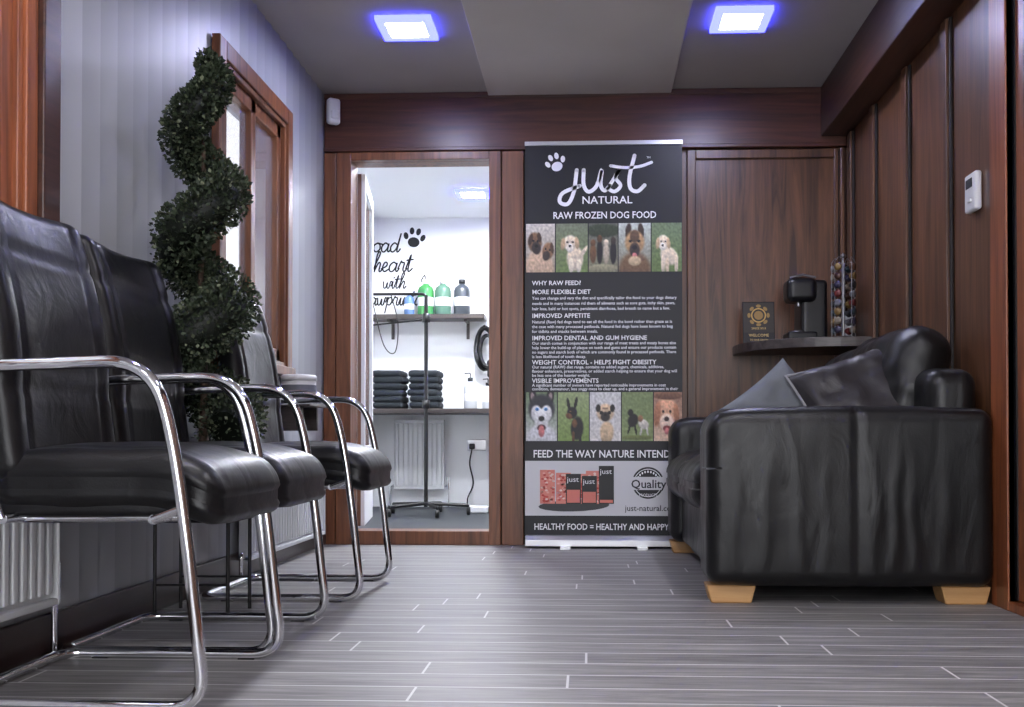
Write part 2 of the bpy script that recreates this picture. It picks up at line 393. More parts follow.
def window(name,w,mull,fm,t=.07,sd=0.0,outer=0):
    y0,y1,z0,z1=w; e_=empty(name,(XL,(y0+y1)/2,z0))
    inv=Matrix.Translation((-XL,-(y0+y1)/2,-z0))
    o=MB(); xo=XL+.045; xi=XL-.12
    for a,b_ in((y0-t,y0),(y1,y1+t)): o.box(XL+.012,xo,a,b_,z0-t,z1+t)
    if outer:
        o.box(XL+.012,xo+.015,y1+t,y1+t+outer,z0-t,z1+t+outer,1); o.box(XL+.012,xo+.015,y0-t-outer,y0-t,z0-t,z1+t+outer,1)
        o.box(XL+.012,xo+.015,y0-t,y1+t,z1+t,z1+t+outer,1)
    o.box(XL+.012,xo,y0,y1,z1,z1+t); o.box(XL+.012,xo+.01,y0-t-.02,y1+t+.02,z0-t+.03,z0)
    # lining
    o.box(xi,xo-.01,y0,y0+.02,z0,z1);o.box(xi,xo-.01,y1-.02,y1,z0,z1);o.box(xi,xo-.01,y0+.02,y1-.02,z1-.02,z1);o.box(xi,xo-.01,y0+.02,y1-.02,z0,z0+.02)
    # sash
    s0,s1=XL-.09+sd,XL-.04+sd
    for a in [y0+.02,y1-.07]+[mm-.03 for mm in mull]: o.box(s0,s1,a,a+.055,z0+.02,z1-.02)
    o.box(s0,s1,y0+.02,y1-.02,z0+.02,z0+.075); o.box(s0,s1,y0+.02,y1-.02,z1-.075,z1-.02)
    f=o.build("frame",[fm,'framey'],bevel=.004); g=MB(); g.box(XL-.07+sd,XL-.062+sd,y0+.03,y1-.03,z0+.03,z1-.03); g=g.build("glass",['glass'])
    for q in(f,g): q.parent=e_; q.matrix_parent_inverse=inv
window("window_1",WN,[1.8],'orange',t=.05,sd=.06,outer=.08); window("window_2",WF,[4.16],'frame',sd=.055)

# right wall: upper bulkhead, panels, door opening
DR=(2.25,3.32,2.03)
o=MB(); o.box(XR,XR+.12,YR,DR[0],0,H);o.box(XR,XR+.12,DR[1],YB+.1,0,H);o.box(XR,XR+.12,DR[0],DR[1],DR[2],H)
o.build("wall_right",['panel'])
o=MB(); o.box(1.165,XR-.001,YR+.02,YB-.04,2.05,H-.001); o.build("trim_bulkhead",['framey'],bevel=.006)
o=MB()
for y in(5.22,4.81,4.32,3.84):
    o.box(XR-.022,XR-.001,y-.03,y+.03,.0,2.045)
    o.box(XR-.012,XR-.001,y-.045,y+.045,.0,2.045,1)
o.box(XR-.02,XR-.001,3.50,5.25,0,.12)
o.build("trim_right_battens",['panel','groove'],bevel=.003)
e_=empty("patio_door",(XR,2.78,0)); inv=Matrix.Translation((-XR,-2.78,0))
o=MB(); o.box(XR-.006,XR+.1,3.32,3.45,0,2.045);o.box(XR-.006,XR+.1,2.12,2.25,0,2.045);o.box(XR-.006,XR+.1,2.25,3.32,1.96,2.045)
o.box(XR-.004,XR+.1,2.25,3.32,0,.03)
o.box(XR+.02,XR+.07,3.22,3.31,.035,1.955);o.box(XR+.02,XR+.07,2.26,2.35,.035,1.955);o.box(XR+.02,XR+.07,2.35,3.22,1.86,1.955);o.box(XR+.02,XR+.07,2.35,3.22,.035,.16)
a=o.build("frame",['orange'],bevel=.003)
o=MB(); o.box(XR+.015,XR+.02,3.19,3.23,.15,1.87); o.box(XR+.015,XR+.02,3.3,3.325,.035,1.955); a2=o.build("gasket",['bplas'])
o=MB(); o.box(XR+.04,XR+.05,2.34,3.23,.15,1.87); a3=o.build("glass",['dglass'])
for q in(a,a2,a3): q.parent=e_; q.matrix_parent_inverse=inv

# back wall
dx0,dx1,dz=-1.205,-.50,1.955
o=MB(); o.box(XL-.1,dx0-.02,YB,YB+.1,0,H);o.box(dx1+.02,XR+.1,YB,YB+.1,0,H);o.box(dx0-.02,dx1+.02,YB,YB+.1,dz+.02,H)
o.build("wall_back",['panel'])
o=MB(); o.box(XL+.014,XR-.001,YB-.035,YB-.001,2.0,H-.001); o.box(XL+.014,XR-.001,YB-.045,YB-.035,2.0,2.02)
o.box(XL+.014,XR-.001,YB-.045,YB-.035,H-.03,H-.002)
o.build("trim_header",['frameh'],bevel=.004)
e_=empty("door_1",(-.83,YB,0)); inv=Matrix.Translation((.83,-YB,0))
o=MB(); f0,f1=YB-.04,YB-.001
o.box(XL+.014,-1.285,f0,f1,0,1.995); o.box(-1.28,dx0,f0-.008,YB-.001,0,1.995); o.box(dx0-.019,dx0,YB-.001,YB+.105,0,1.975)
o.box(dx1,-.44,f0-.008,YB-.001,0,1.995); o.box(dx1,dx1+.019,YB-.001,YB+.105,0,1.975); o.box(-.435,-.325,f0,f1,0,1.995)
o.box(dx0,dx1,f0-.008,YB-.001,dz,1.995); o.box(dx0,dx1,YB-.001,YB+.105,dz,1.974); o.box(dx0,dx1,f0-.008,YB+.1,0,.07)
a=o.build("frame",['frame'],bevel=.003)
# open leaf into the grooming room
ang=math.radians(98); xf=Matrix.Translation((dx0+.015,YB+.13,0))@Matrix.Rotation(ang,4,'Z')
o=MB(); L=.66
for (u0,u1,z0,z1) in((0,.05,.08,1.93),(L-.05,L,.08,1.93),(.05,L-.05,1.87,1.93),(.05,L-.05,.08,.5)): o.box(u0,u1,-.02,0,z0,z1,0,xf); o.box(u0,u1,.0,.02,z0,z1,1,xf)
o.box(.05,L-.05,-.004,.004,.5,1.87,2,xf)
a2=o.build("leaf",['white','frame','clear'],bevel=.002)
for q in(a,a2): q.parent=e_; q.matrix_parent_inverse=inv
o=MB()
o.box(.50,.545,f0+.02,f1,0,1.995);o.box(1.235,1.255,f0+.02,f1,0,1.995);o.box(.545,1.235,f0+.02,f1,1.95,1.995)
o.box(.545,1.235,f0,f1,0,.12);o.box(-.31,.50,f0+.015,f1,0,.12);o.box(1.262,1.282,f0,f1,0,1.995)
o.build("trim_back_panel",['panel'],bevel=.004)
o=MB(); o.box(-.3248,-.31,YB-.012,YB-.001,0,1.985); o.box(1.256,1.261,YB-.012,YB-.001,0,1.985); o.build("trim_shadow_gap",['groove'])

# rear wall behind camera, unseen; wide opening added to let in fill light
o=MB(); o.box(XL-.1,-1.2,YR-.1,YR,0,H);o.box(1.15,XR+.1,YR-.1,YR,0,H);o.box(-1.2,1.15,YR-.1,YR,2.2,H);o.box(-1.2,1.15,YR-.1,YR,0,.2)
o.build("wall_rear",['white'])

# grooming room shell
o=MB(); o.box(-1.81,-1.71,YB+.1,W2+.1,0,H); o.build("wall_grooming_left",['white'])
o=MB(); o.box(-1.71,1.3,W2,W2+.1,0,H); o.build("wall_grooming_back",['white'])
o=MB(); o.box(1.3,1.4,YB+.1,W2+.1,0,H); o.build("wall_grooming_right",['white'])
o=MB(); o.box(-1.71,XL-.1,YB+.1,YB+.2,0,H); o.build("wall_grooming_front",['white'])

# ceiling lights
def clight(x,y,z=H,s=.235,mt='ew'):
    e_=empty("ceiling_light",(x,y,z)); o=MB(); h=s/2; w=.036
    for (a,b_,c,d) in((-h,h,-h,-h+w),(-h,h,h-w,h),(-h,-h+w,-h+w,h-w),(h-w,h,-h+w,h-w)): o.box(a,b_,c,d,-.022,-.002)
    a=o.build("blue_edge",['eb'],parent=e_)
    o=MB(); o.box(-h+w,h-w,-h+w,h-w,-.016,-.003); o.build("diffuser",[mt],parent=e_)
for (x,y) in((-.77,4.43),(.64,4.40)): clight(x,y)
for (x,y) in((-.77,1.9),(.65,1.9),(-.77,-.4),(.65,-.4)): clight(x,y,mt='ewn')  # out-of-view panels, added to fill the room with light
clight(-.82,7.45,mt='ewb'); clight(.5,7.0,mt='ewb'); clight(-.82,6.2,mt='ewb')

# PIR
o=MB(); xf=Matrix.Translation((-1.285,5.235,2.19))@Matrix.Rotation(math.radians(35),4,'Z')
o.soft((.065,.045,.13),.015,4,0,xf); o.soft((.045,.02,.045),.009,3,0,xf@Matrix.Translation((0,-.022,-.02)))
o.build("motion_sensor",['wplas'])
# thermostat
o=MB(); o.soft((.025,.10,.13),.01,4,0,Matrix.Translation((XR-.014,3.57,1.36))); o.box(XR-.0285,XR-.0262,3.545,3.60,1.375,1.405,1)
o.soft((.01,.025,.012),.003,2,0,Matrix.Translation((XR-.028,3.56,1.33)))
o.build("wall_thermostat",['wplas','mat'])

# ------------------------------------------------------------ radiators
def radiator(name,plane,a0,a1,z0,z1,wallc):
    loc=Vector((wallc,(a0+a1)/2,0)) if plane=='x' else Vector(((a0+a1)/2,wallc,0))
    e_=empty(name,loc); inv=Matrix.Translation(-loc); o=MB()
    def B(u0,u1,d0,d1,za,zb,mat=0):
        if plane=='x': o.box(wallc+d0,wallc+d1,u0,u1,za,zb,mat)
        else: o.box(u0,u1,wallc-d1,wallc-d0,za,zb,mat)
    B(a0,a1,.05,.06,z0+.01,z1-.01); u=a0+.015
    while u<a1-.03:
        B(u,u+.022,.06,.075,z0+.03,z1-.03); u+=.038
    B(a0,a1,.03,.085,z1-.022,z1); B(a0,a0+.008,.03,.08,z0,z1);B(a1-.008,a1,.03,.08,z0,z1); B(a0,a1,.05,.078,z0,z0+.018)
    B(a0+.1,a0+.13,.014,.05,z0+.1,z1-.1); B(a1-.13,a1-.1,.014,.05,z0+.1,z1-.1)
    a=o.build("panel",['rad'],bevel=.004)
    p=MB()
    def Pn(u,d,z): return (wallc+d,u,z) if plane=='x' else (u,wallc-d,z)
    for uu in(a0-.03,a1+.03):
        q=a0+.01 if uu<a0 else a1-.01
        p.tube(fillet([Pn(uu,.05,0),Pn(uu,.05,z0+.03),Pn(q,.05,z0+.03)],.02),.008,8)
    p.tube([Pn(a1+.03,.05,z0+.0),Pn(a1+.03,.05,z0+.1)],.014,10)
    b_=p.build("pipes",['chrome'])
    for q in(a,b_): q.parent=e_; q.matrix_parent_inverse=inv
radiator("radiator",'x',1.45,2.50,.13,.60,XL)
radiator("radiator",'x',3.95,5.08,.07,.50,XL)
radiator("radiator",'y',-1.53,-1.13,.14,.69,W2)

# ------------------------------------------------------------ chairs
def chair(x,y,rz=0):
    e_=empty("visitor_chair",(x,y,0),rz)
    r=.0125; V=.255
    def side(v):
        P=[(.05,v*.93,.45),(.04,v,.60),(.10,v,.675),(.455,v,.685),(.51,v,.50),(.565,v,.0125),(.03,v,.0125)]
        return P
    A=fillet(side(-V),[.05,.06,.09,.25,.07],9)
    B=fillet(side(V),[.05,.06,.09,.25,.07],9)
    last=A[:-1]; bl=B[:-1]
    rear=fillet([A[-2],(.03,-V,.0125),(.03,V,.0125),B[-2]],[.06,.06],8)
    o=MB(); o.tube(last+rear[1:-1]+list(reversed(bl)),r,14)
    for v in(-.17,.17): o.tube(fillet([(.08,v,.52),(.10,v,.37),(.50,v,.375)],.05),.010,10)
    for u in(.16,.46): o.tube([(u,-V+.004,.375),(u,V-.004,.375)],.010,10)
    for sg in(-1,1):
        o.tube([(.16,sg*(V-.004),.375),(.10,sg*(V-.01),.50)],.009,8)
        o.tube([(.46,sg*(V-.004),.375),(.527,sg*V,.40)],.009,8)
    o.build("frame",['chrome'],parent=e_)
    o=MB()
    for v in(-V,V):
        for u in(.12,.48): o.box(u-.02,u+.02,v-.008,v+.008,.0,.006)
    o.build("glides",['bplas'],parent=e_)
    # seat
    def ds(p,n):
        u,v=p.x/.24,p.y/.22; d=Vector((0,0,0))
        if n.z>.2: d.z+=.020*(1-u*u)*(1-v*v)*n.z
        if p.x>.08: d.z-=.045*((p.x-.08)/.16)**2
        if abs(p.z)<.02 and abs(n.z)<.5: d-=n*.006
        if n.z>.5 and abs(abs(p.y)-.165)<.007: d.z-=.005
        d+=n*.004*noise.noise(p*9)
        return d
    o=MB(); o.soft((.475,.455,.125),.05,22,0,Matrix.Translation((.345,0,.445)),ds,4)
    o.soft((.44,.43,.03),.012,6,0,Matrix.Translation((.33,0,.393)))
    # backrest
    def db(p,n):
        v,w=p.y/.23,p.z/.30; d=Vector((0,0,0))
        d.x+=.022*(v*v)*1.0
        d.x+=.03*math.sin((w+.3)*2.2)*.6
        if n.x>.2: d.x+=.014*(1-v*v)*(1-w*w)
        if n.x>.4 or n.x<-.4:
            for z0 in(-.12,.17):
                d.x-=math.copysign(.008*math.exp(-((p.z-z0)/.007)**2),n.x)
            d.x-=math.copysign(.007*math.exp(-((abs(p.y)-.165)/.007)**2),n.x)
        d+=n*.003*noise.noise(p*8+Vector((3,1,0)))
        return d
    xf=Matrix.Translation((.083,0,.745))@Matrix.Rotation(math.radians(-13),4,'Y')
    o.soft((.075,.46,.61),.034,34,0,xf,db,4)
    o.build("cushions",['lea'],parent=e_)
    o=MB(); 
    for v in(-.17,.17): o.tube([(.075,v,.50),(.035,v,.62)],.012,8)
    o.build("brackets",['bplas'],parent=e_)
chair(-1.305,2.26,math.radians(0))
chair(-1.328,2.79,math.radians(0))
chair(-1.305,3.67,math.radians(0))

# ------------------------------------------------------------ sofa
e_=empty("leather_sofa",(.84,4.25,0))
inv=Matrix.Translation((-.84,-4.25,0))
ch=[]
def dn(a,sc_,off=0):
    def f(p,n): 
        q=p*sc_+Vector((off,off*2,0))
        return n*a*(noise.noise(q)+.5*noise.noise(q*2.3))
    return f
Y0,Y1=3.39,5.10
def arm(yc):
    def f(p,n):
        d=n*.003*(noise.noise(p*5+Vector((yc,0,0)))+.5*noise.noise(p*11))
        if abs(n.y)>.5:
            s_=math.copysign(1,n.y)
            d.y-=s_*.010*math.exp(-((p.x-.02)/.008)**2)
            k=max(0,min(1,(.24-p.z)/.25))*max(0,min(1,(p.z+.27)/.06))
            wv=0
            for (x0,w,a,sl) in((-.27,.022,.006,.06),(-.17,.016,.006,-.05),(-.08,.013,.004,.03),(.075,.014,.007,.02),(.14,.013,.009,.05),(.19,.013,.007,-.03),(.30,.02,.006,.05),(-.37,.015,.005,.02)):
                wv+=a*math.exp(-((p.x-x0-sl*p.z-.006*math.sin(p.z*22+x0*30))/w)**2)
            d.y+=s_*wv*k*.6
            d.y+=s_*.012*(1-(p.x/.46)**2)*max(0,(1-(p.z/.29)**2))
        if n.z>.4: d.z+=.008*(1-(p.x/.46)**2)
        d.z-=.03*max(0,(-p.x-.36)/.1)**2*(1 if p.z>.1 else 0)
        return d
    return f
o=MB()
o.soft((.915,.25,.575),.05,60,0,Matrix.Translation((.84,Y0+.13,.345)),arm(0),4); 
o.soft((.915,.25,.575),.05,30,0,Matrix.Translation((.84,Y1-.13,.345)),arm(3),4)
ch.append(o.build("arms",['sofa']))
o=MB(); o.soft((.84,1.24,.22),.03,14,0,Matrix.Translation((.85,4.245,.17)),dn(.006,6)) 
def dback(p,n): return n*.012*noise.noise(p*5)
o.soft((.17,1.5,.66),.06,20,0,Matrix.Translation((1.20,4.245,.44)),dback)
ch.append(o.build("base",['sofa']))
o=MB()
def dseat(p,n):
    d=n*.008*(noise.noise(p*6)+.6*noise.noise(p*14))
    if n.z>.2: d.z+=.03*(1-(p.x/.36)**2)*(1-(p.y/.32)**2)
    if n.x<-.3: d.x-=.03*(1-(p.z/.1)**2 if abs(p.z)<.1 else 0)
    if abs(p.z)<.012: d-=n*.006
    return d
for yc in(3.95,4.565): o.soft((.70,.60,.20),.07,22,0,Matrix.Translation((.735,yc,.37)),dseat,4)
ch.append(o.build("seat_cushions",['sofa']))
o=MB()
def dbc(p,n):
    d=n*.012*(noise.noise(p*7)+.7*noise.noise(p*15))
    v,w=p.y/.30,p.z/.22
    d+=Vector((math.copysign(.035*(1-v*v)*(1-w*w),n.x) if abs(n.x)>.2 else 0,0,0))
    return d
for yc,rz,zc in((3.93,4,.705),(4.57,-2,.685)):
    xf=Matrix.Translation((1.125,yc,zc))@Matrix.Rotation(math.radians(rz),4,'Z')@Matrix.Rotation(math.radians(10),4,'Y')
    o.soft((.19,.58,.45),.09,26,0,xf,dbc,5)
ch.append(o.build("back_cushions",['sofa']))
o=MB()
for (xc) in(.465,1.215):
    for yc in(Y0+.10,Y1-.10):
        vs=[]
        for (z,k) in((0,.065),(.058,.08)):
            vs+= [(xc-k,yc-.05,z),(xc+k,yc-.05,z),(xc+k,yc+.05,z),(xc-k,yc+.05,z)]
        o.add(vs,[(0,1,2,3),(4,5,6,7),(0,1,5,4),(1,2,6,5),(2,3,7,6),(3,0,4,7)])
ch.append(o.build("feet",['pine'],bevel=.005))
for q in ch: q.parent=e_; q.matrix_parent_inverse=inv
# scatter cushions
def pillow(name,size,t,xf,mat,pipe=None):
    e2=empty(name,xf.translation); R=Matrix.Translation(-xf.translation)@xf
    o=MB(); n=26
    def P(i,j,sg):
        u=-1+2*i/n; v=-1+2*j/n
        k=max(0,(1-u**4)*(1-v**4))**.55
        pin=1-.07*(1-u*u)*abs(v)**3-.0; pin2=1-.07*(1-v*v)*abs(u)**3
        z=sg*t/2*k*(1+.25*noise.noise(Vector((u*2,v*2,sg+size))))
        z+=.006*noise.noise(Vector((u*5,v*5,sg)))*k
        return R@Vector((u*size/2*pin2,v*size/2*pin,z))
    for sg in(1,-1):
        vs=[P(i,j,sg) for i in range(n+1) for j in range(n+1)]
        fs=[(i*(n+1)+j,(i+1)*(n+1)+j,(i+1)*(n+1)+j+1,i*(n+1)+j+1) for i in range(n) for j in range(n)]
        if sg<0: fs=[tuple(reversed(f)) for f in fs]
        o.add(vs,fs,0,None,True)
    o.build("cover",[mat],parent=e2,recalc=False)
    if pipe:
        p=MB(); pts=[P(i,0,1) for i in range(n)]+[P(n,j,1) for j in range(n)]+[P(n-i,n,1) for i in range(n)]+[P(0,n-j,1) for j in range(n)]
        p.tube(pts,.006,8,closed=True); p.build("piping",[pipe],parent=e2)
    return e2
def RX(a): return Matrix.Rotation(math.radians(a),4,'X')
def RY(a): return Matrix.Rotation(math.radians(a),4,'Y')
def RZ(a): return Matrix.Rotation(math.radians(a),4,'Z')
pillow("scatter_cushion",.35,.12,Matrix.Translation((.70,3.83,.60))@RZ(8)@RX(72)@RZ(38),'cushb')
pillow("scatter_cushion",.40,.14,Matrix.Translation((.965,3.74,.655))@RZ(-2)@RX(60)@RZ(20),'cushd','pip')

# ------------------------------------------------------------ corner shelf + items
ZS=1.0
o=MB(); pts=[]
for i in range(17):
    a=i/16*math.pi/2; x=XR-.002-.575*math.cos(a)**.8 if i<16 else XR-.002; y=YB-.003-.52*math.sin(a)**.8 if i>0 else YB-.003
    pts.append((x,y))
pts.append((XR-.002,YB-.003)); n_=len(pts)
vs=[(x,y,ZS-.045) for x,y in pts]+[(x,y,ZS) for x,y in pts]
o.add(vs,[tuple(range(n_)),tuple(range(n_,2*n_))]+[(i,(i+1)%n_,n_+(i+1)%n_,n_+i) for i in range(n_)])
o.build("corner_shelf",['shelf'],bevel=.003)
# coffee machine
e_=empty("coffee_machine",(1.055,5.08,ZS))
o=MB(); T=Matrix.Translation
o.soft((.125,.19,.29),.02,6,0,T((.018,.03,.146)))
o.soft((.14,.14,.115),.03,6,0,T((-.045,-.03,.240)))
o.lathe([(.0,0),(.042,0),(.05,.01),(.05,.065),(.044,.075),(0,.075)],-.055,-.03,.225,20,1)
o.soft((.14,.15,.04),.012,5,0,T((-.045,-.03,.021)))
o.lathe([(0,0),(.04,0),(.04,.006),(0,.006)],-.06,-.03,.042,20,2)
o.tube([(-.09,-.03,.305),(-.03,-.03,.318),(.03,-.03,.305)],.006,8,2)
o.tube([(-.055,-.045,.165),(-.055,-.045,.19)],.01,10,2)
o.build("body",['bplas','bgloss','steel'],parent=e_)
# capsule carousel
e_=empty("capsule_carousel",(1.20,4.985,ZS))
o=MB(); o.lathe([(0,0),(.056,0),(.058,.008),(.045,.016),(.01,.02),(0,.02)],0,0,0,28)
o.tube([(0,0,.01),(0,0,.385)],.005,8); o.lathe([(0,0),(.012,.004),(.014,.014),(0,.026)],0,0,.385,14)
cap=[S(96,32,30),S(120,96,52),S(48,44,64),S(110,110,114),S(76,50,36),S(36,54,64),S(40,40,42),S(130,120,104)]
c=MB()
for k in range(4):
    a=math.radians(k*90+50); ux,uy=math.cos(a),math.sin(a); tx,ty=-uy,ux
    for sg in(-1,1):
        o.tube([(ux*.05+tx*.018*sg,uy*.05+ty*.018*sg,.01),(ux*.05+tx*.018*sg,uy*.05+ty*.018*sg,.365)],.0016,6)
    o.tube(catmull([(ux*.05-tx*.018,uy*.05-ty*.018,.365),(ux*.04,uy*.04,.388),(ux*.05+tx*.018,uy*.05+ty*.018,.365)],5),.0016,6)
    o.tube([(0,0,.36),(ux*.045,uy*.045,.36)],.0016,6)
    for j in range(8):
        z=.045+j*.042
        xf=Matrix(((tx,0,ux,0),(ty,0,uy,0),(0,1,0,0),(0,0,0,1)))
        c.lathe([(.006,-.022),(.012,-.018),(.0155,.0),(.0175,.002),(.0175,.004),(0,.0045)],ux*.053,uy*.053,z,14,0,xf,cap[(j*3+k*5+(k*j)%3)%8])
o.build("stand",['steel'],parent=e_); c.build("capsules",[attrmat("capsule_foil",.45)],parent=e_)
# sign
pr=Print(0); pr.rect(-.075,.075,0,.20,S(34,32,32),0); pr.rect(-.072,.072,.05,.197,S(52,47,42),1)
pr.ring(0,.135,.03,.036,S(196,160,90),2); pr.ell(0,.135,.022,.022,S(150,120,70),2)
for i in range(8): pr.ell(math.cos(i*.785)*.046,.135+math.sin(i*.785)*.046,.008,.012,S(150,122,70),2,i*.785)
pr.text("WELCOME",0,.03,.02,S(220,190,120),2,'CENTER'); pr.text("TO OUR SALON",0,.01,.012,S(220,190,120),2,'CENTER'); pr.text("SINCE 2015",0,.066,.014,S(220,190,120),2,'CENTER')
e_=empty("display_sign",(.828,5.12,ZS+.001))
q=pr.build("print",['attr'],parent=e_,recalc=False); q.rotation_euler=(math.radians(-6),0,0)
o=MB(); o.box(-.077,.077,.0005,.005,0,.202); q=o.build("board",['bgloss'],parent=e_); q.rotation_euler=(math.radians(-6),0,0)
o=MB(); o.box(-.05,.05,.004,.06,0,.004); o.build("stand",['bgloss'],parent=e_)
# cups stack
o=MB(); 
for j in range(5): o.lathe([(.020,0),(.028,.075),(.030,.078),(.027,.078),(.019,.004)],1.27,5.20,ZS+.001+j*.018,18)
o.build("paper_cup_stack",['wplas'])

# ------------------------------------------------------------ banner
bx0,bx1=-.31,.463; BY=5.17
def ux(px): return bx0+(px-525)/157.5*(bx1-bx0)
def vz(py): return .055+(537-py)/394.0*1.93
k_=(bx1-bx0)/157.5
e_=empty("roller_banner",(.08,BY,0)); inv=Matrix.Translation((-.08,-BY,0))
pr=Print(BY); NV=S(22,23,28); WH=S(240,240,242)
pr.rect(bx0,bx1,vz(537),vz(143),NV,0)
pr.rect(bx0,bx1,vz(516),vz(461),S(206,206,208),1)
# logo
pr.stroke([(ux(577),vz(168)),(ux(574),vz(190)),(ux(568),vz(202)),(ux(560),vz(200)),(ux(563),vz(191)),(ux(580),vz(184))],.019,WH,2)
pr.stroke([(ux(584),vz(168)),(ux(584),vz(183)),(ux(589),vz(190)),(ux(597),vz(184)),(ux(602),vz(168)),(ux(601),vz(183)),(ux(605),vz(189)),(ux(610),vz(184))],.019,WH,2)
pr.stroke([(ux(610),vz(184)),(ux(620),vz(168)),(ux(616),vz(176)),(ux(621),vz(184)),(ux(615),vz(190)),(ux(608),vz(187))],.018,WH,2)
pr.stroke([(ux(635),vz(154)),(ux(630),vz(175)),(ux(631),vz(187)),(ux(638),vz(190)),(ux(645),vz(184))],.019,WH,2)
pr.stroke([(ux(611),vz(164)),(ux(625),vz(166)),(ux(640),vz(165)),(ux(652),vz(161))],.015,WH,2)
pr.paw(ux(556),vz(161),.055,WH,2,.35)
pr.text("NATURAL",ux(582),vz(202),.052,WH,2,fit=50*k_,bold=.01); pr.text("TM",ux(647),vz(157),.014,WH,2)
pr.text("RAW FROZEN DOG FOOD",ux(553),vz(217),.048,WH,2,fit=103*k_,bold=.012)
# photo strips
LT=(222,206,180);BK=(28,26,28);BR=(110,78,52);PK=(200,120,120)
z0,z1=vz(271),vz(222)
# boxers / labrador pup / group / german shepherd / cream labrador
pr.photo(ux(526),ux(555),z0,z1,((206,200,190),(150,138,120)),[(.45,.95,.5,.42,0,(196,168,140)),(.30,.38,.24,.20,.2,(120,90,66)),(.36,.50,.16,.13,.2,(52,44,42)),(.16,.32,.07,.13,.5,(70,52,42)),(.46,.28,.07,.11,-.4,(70,52,42)),(.25,.35,.04,.025,0,BK),(.40,.36,.04,.025,0,BK),(.36,.46,.06,.035,0,(14,14,14)),(.76,.56,.2,.17,-.2,(140,106,78)),(.70,.66,.13,.1,-.2,(60,50,46)),(.9,.5,.06,.12,-.3,(80,58,44)),(.68,.52,.03,.025,0,BK),(.82,.54,.03,.025,0,BK)],2,seed=1)
pr.photo(ux(556),ux(588),z0,z1,((120,128,104),(104,124,72)),[(.60,.72,.26,.26,0,LT),(.48,.86,.08,.16,0,(236,224,200)),(.72,.86,.08,.16,0,(236,224,200)),(.85,.6,.05,.2,.8,LT),(.45,.40,.22,.16,0,(230,214,188)),(.22,.42,.07,.13,.2,(196,166,130)),(.66,.40,.07,.13,-.2,(196,166,130)),(.44,.50,.11,.09,0,(244,236,220)),(.36,.38,.035,.022,0,BK),(.53,.38,.035,.022,0,BK),(.44,.46,.045,.028,0,BK)],2,seed=2)
pr.photo(ux(589),ux(618),z0,z1,((96,98,90),(128,126,100)),[(.5,.15,.6,.14,0,(60,70,52)),(.15,.62,.11,.2,0,BR),(.38,.58,.10,.26,0,BK),(.6,.62,.10,.22,0,(190,176,150)),(.85,.6,.11,.24,0,BK),(.15,.40,.09,.07,0,BR),(.38,.32,.09,.08,0,(90,64,44)),(.6,.4,.09,.07,0,LT),(.85,.36,.09,.08,0,(60,50,44)),(.5,.92,.5,.08,0,(150,146,116))],2,seed=3)
pr.photo(ux(619),ux(651),z0,z1,((196,204,196),(120,116,96)),[(.5,1.0,.5,.40,0,(110,84,60)),(.30,.16,.09,.16,.25,(60,46,38)),(.70,.16,.09,.16,-.25,(60,46,38)),(.5,.40,.30,.24,0,(184,146,102)),(.5,.27,.15,.13,0,(96,74,56)),(.5,.55,.16,.15,0,(64,52,46)),(.37,.37,.05,.03,0,BK),(.63,.37,.05,.03,0,BK),(.5,.50,.08,.045,0,BK),(.5,.68,.08,.07,0,PK),(.5,.78,.2,.1,0,(200,176,140))],2,seed=4)
pr.photo(ux(652),ux(682),z0,z1,((110,128,96),(96,116,66)),[(.58,.68,.30,.18,.25,LT),(.38,.84,.07,.2,0,LT),(.52,.9,.06,.18,0,(206,186,156)),(.82,.84,.06,.2,0,LT),(.38,.40,.19,.15,0,(232,216,190)),(.20,.42,.06,.12,.2,(200,172,134)),(.56,.42,.06,.12,-.2,(200,172,134)),(.37,.49,.10,.08,0,(244,236,220)),(.31,.38,.03,.02,0,BK),(.45,.38,.03,.02,0,BK),(.37,.46,.04,.025,0,BK)],2,seed=5)
z0,z1=vz(441),vz(392)
# husky / black and tan pup / pug / running dogs / smiling golden
pr.photo(ux(526),ux(557),z0,z1,((110,130,96),(190,190,192)),[(.5,1.0,.5,.35,0,(200,200,204)),(.22,.1,.12,.20,-.25,BK),(.78,.1,.12,.20,.25,BK),(.22,.12,.06,.12,-.25,(150,130,130)),(.78,.12,.06,.12,.25,(150,130,130)),(.5,.34,.42,.30,0,(44,44,50)),(.34,.44,.18,.17,.4,(228,228,230)),(.66,.44,.18,.17,-.4,(228,228,230)),(.5,.56,.22,.22,0,(228,228,230)),(.36,.35,.06,.035,0,(90,150,210)),(.64,.35,.06,.035,0,(90,150,210)),(.36,.35,.025,.02,0,BK),(.64,.35,.025,.02,0,BK),(.5,.54,.10,.055,0,BK),(.5,.73,.14,.07,0,(60,30,34)),(.5,.80,.10,.12,0,PK)],2,seed=6)
pr.photo(ux(558),ux(589),z0,z1,((150,164,120),(120,144,76)),[(.62,.74,.20,.24,.2,BK),(.50,.92,.05,.12,0,(90,60,40)),(.72,.92,.05,.12,0,BK),(.46,.42,.16,.12,0,BK),(.34,.24,.05,.13,-.3,BK),(.58,.22,.05,.13,.3,BK),(.36,.49,.11,.06,.2,(110,74,48)),(.40,.39,.02,.015,0,(150,110,70)),(.54,.64,.08,.09,0,(110,74,48))],2,seed=7)
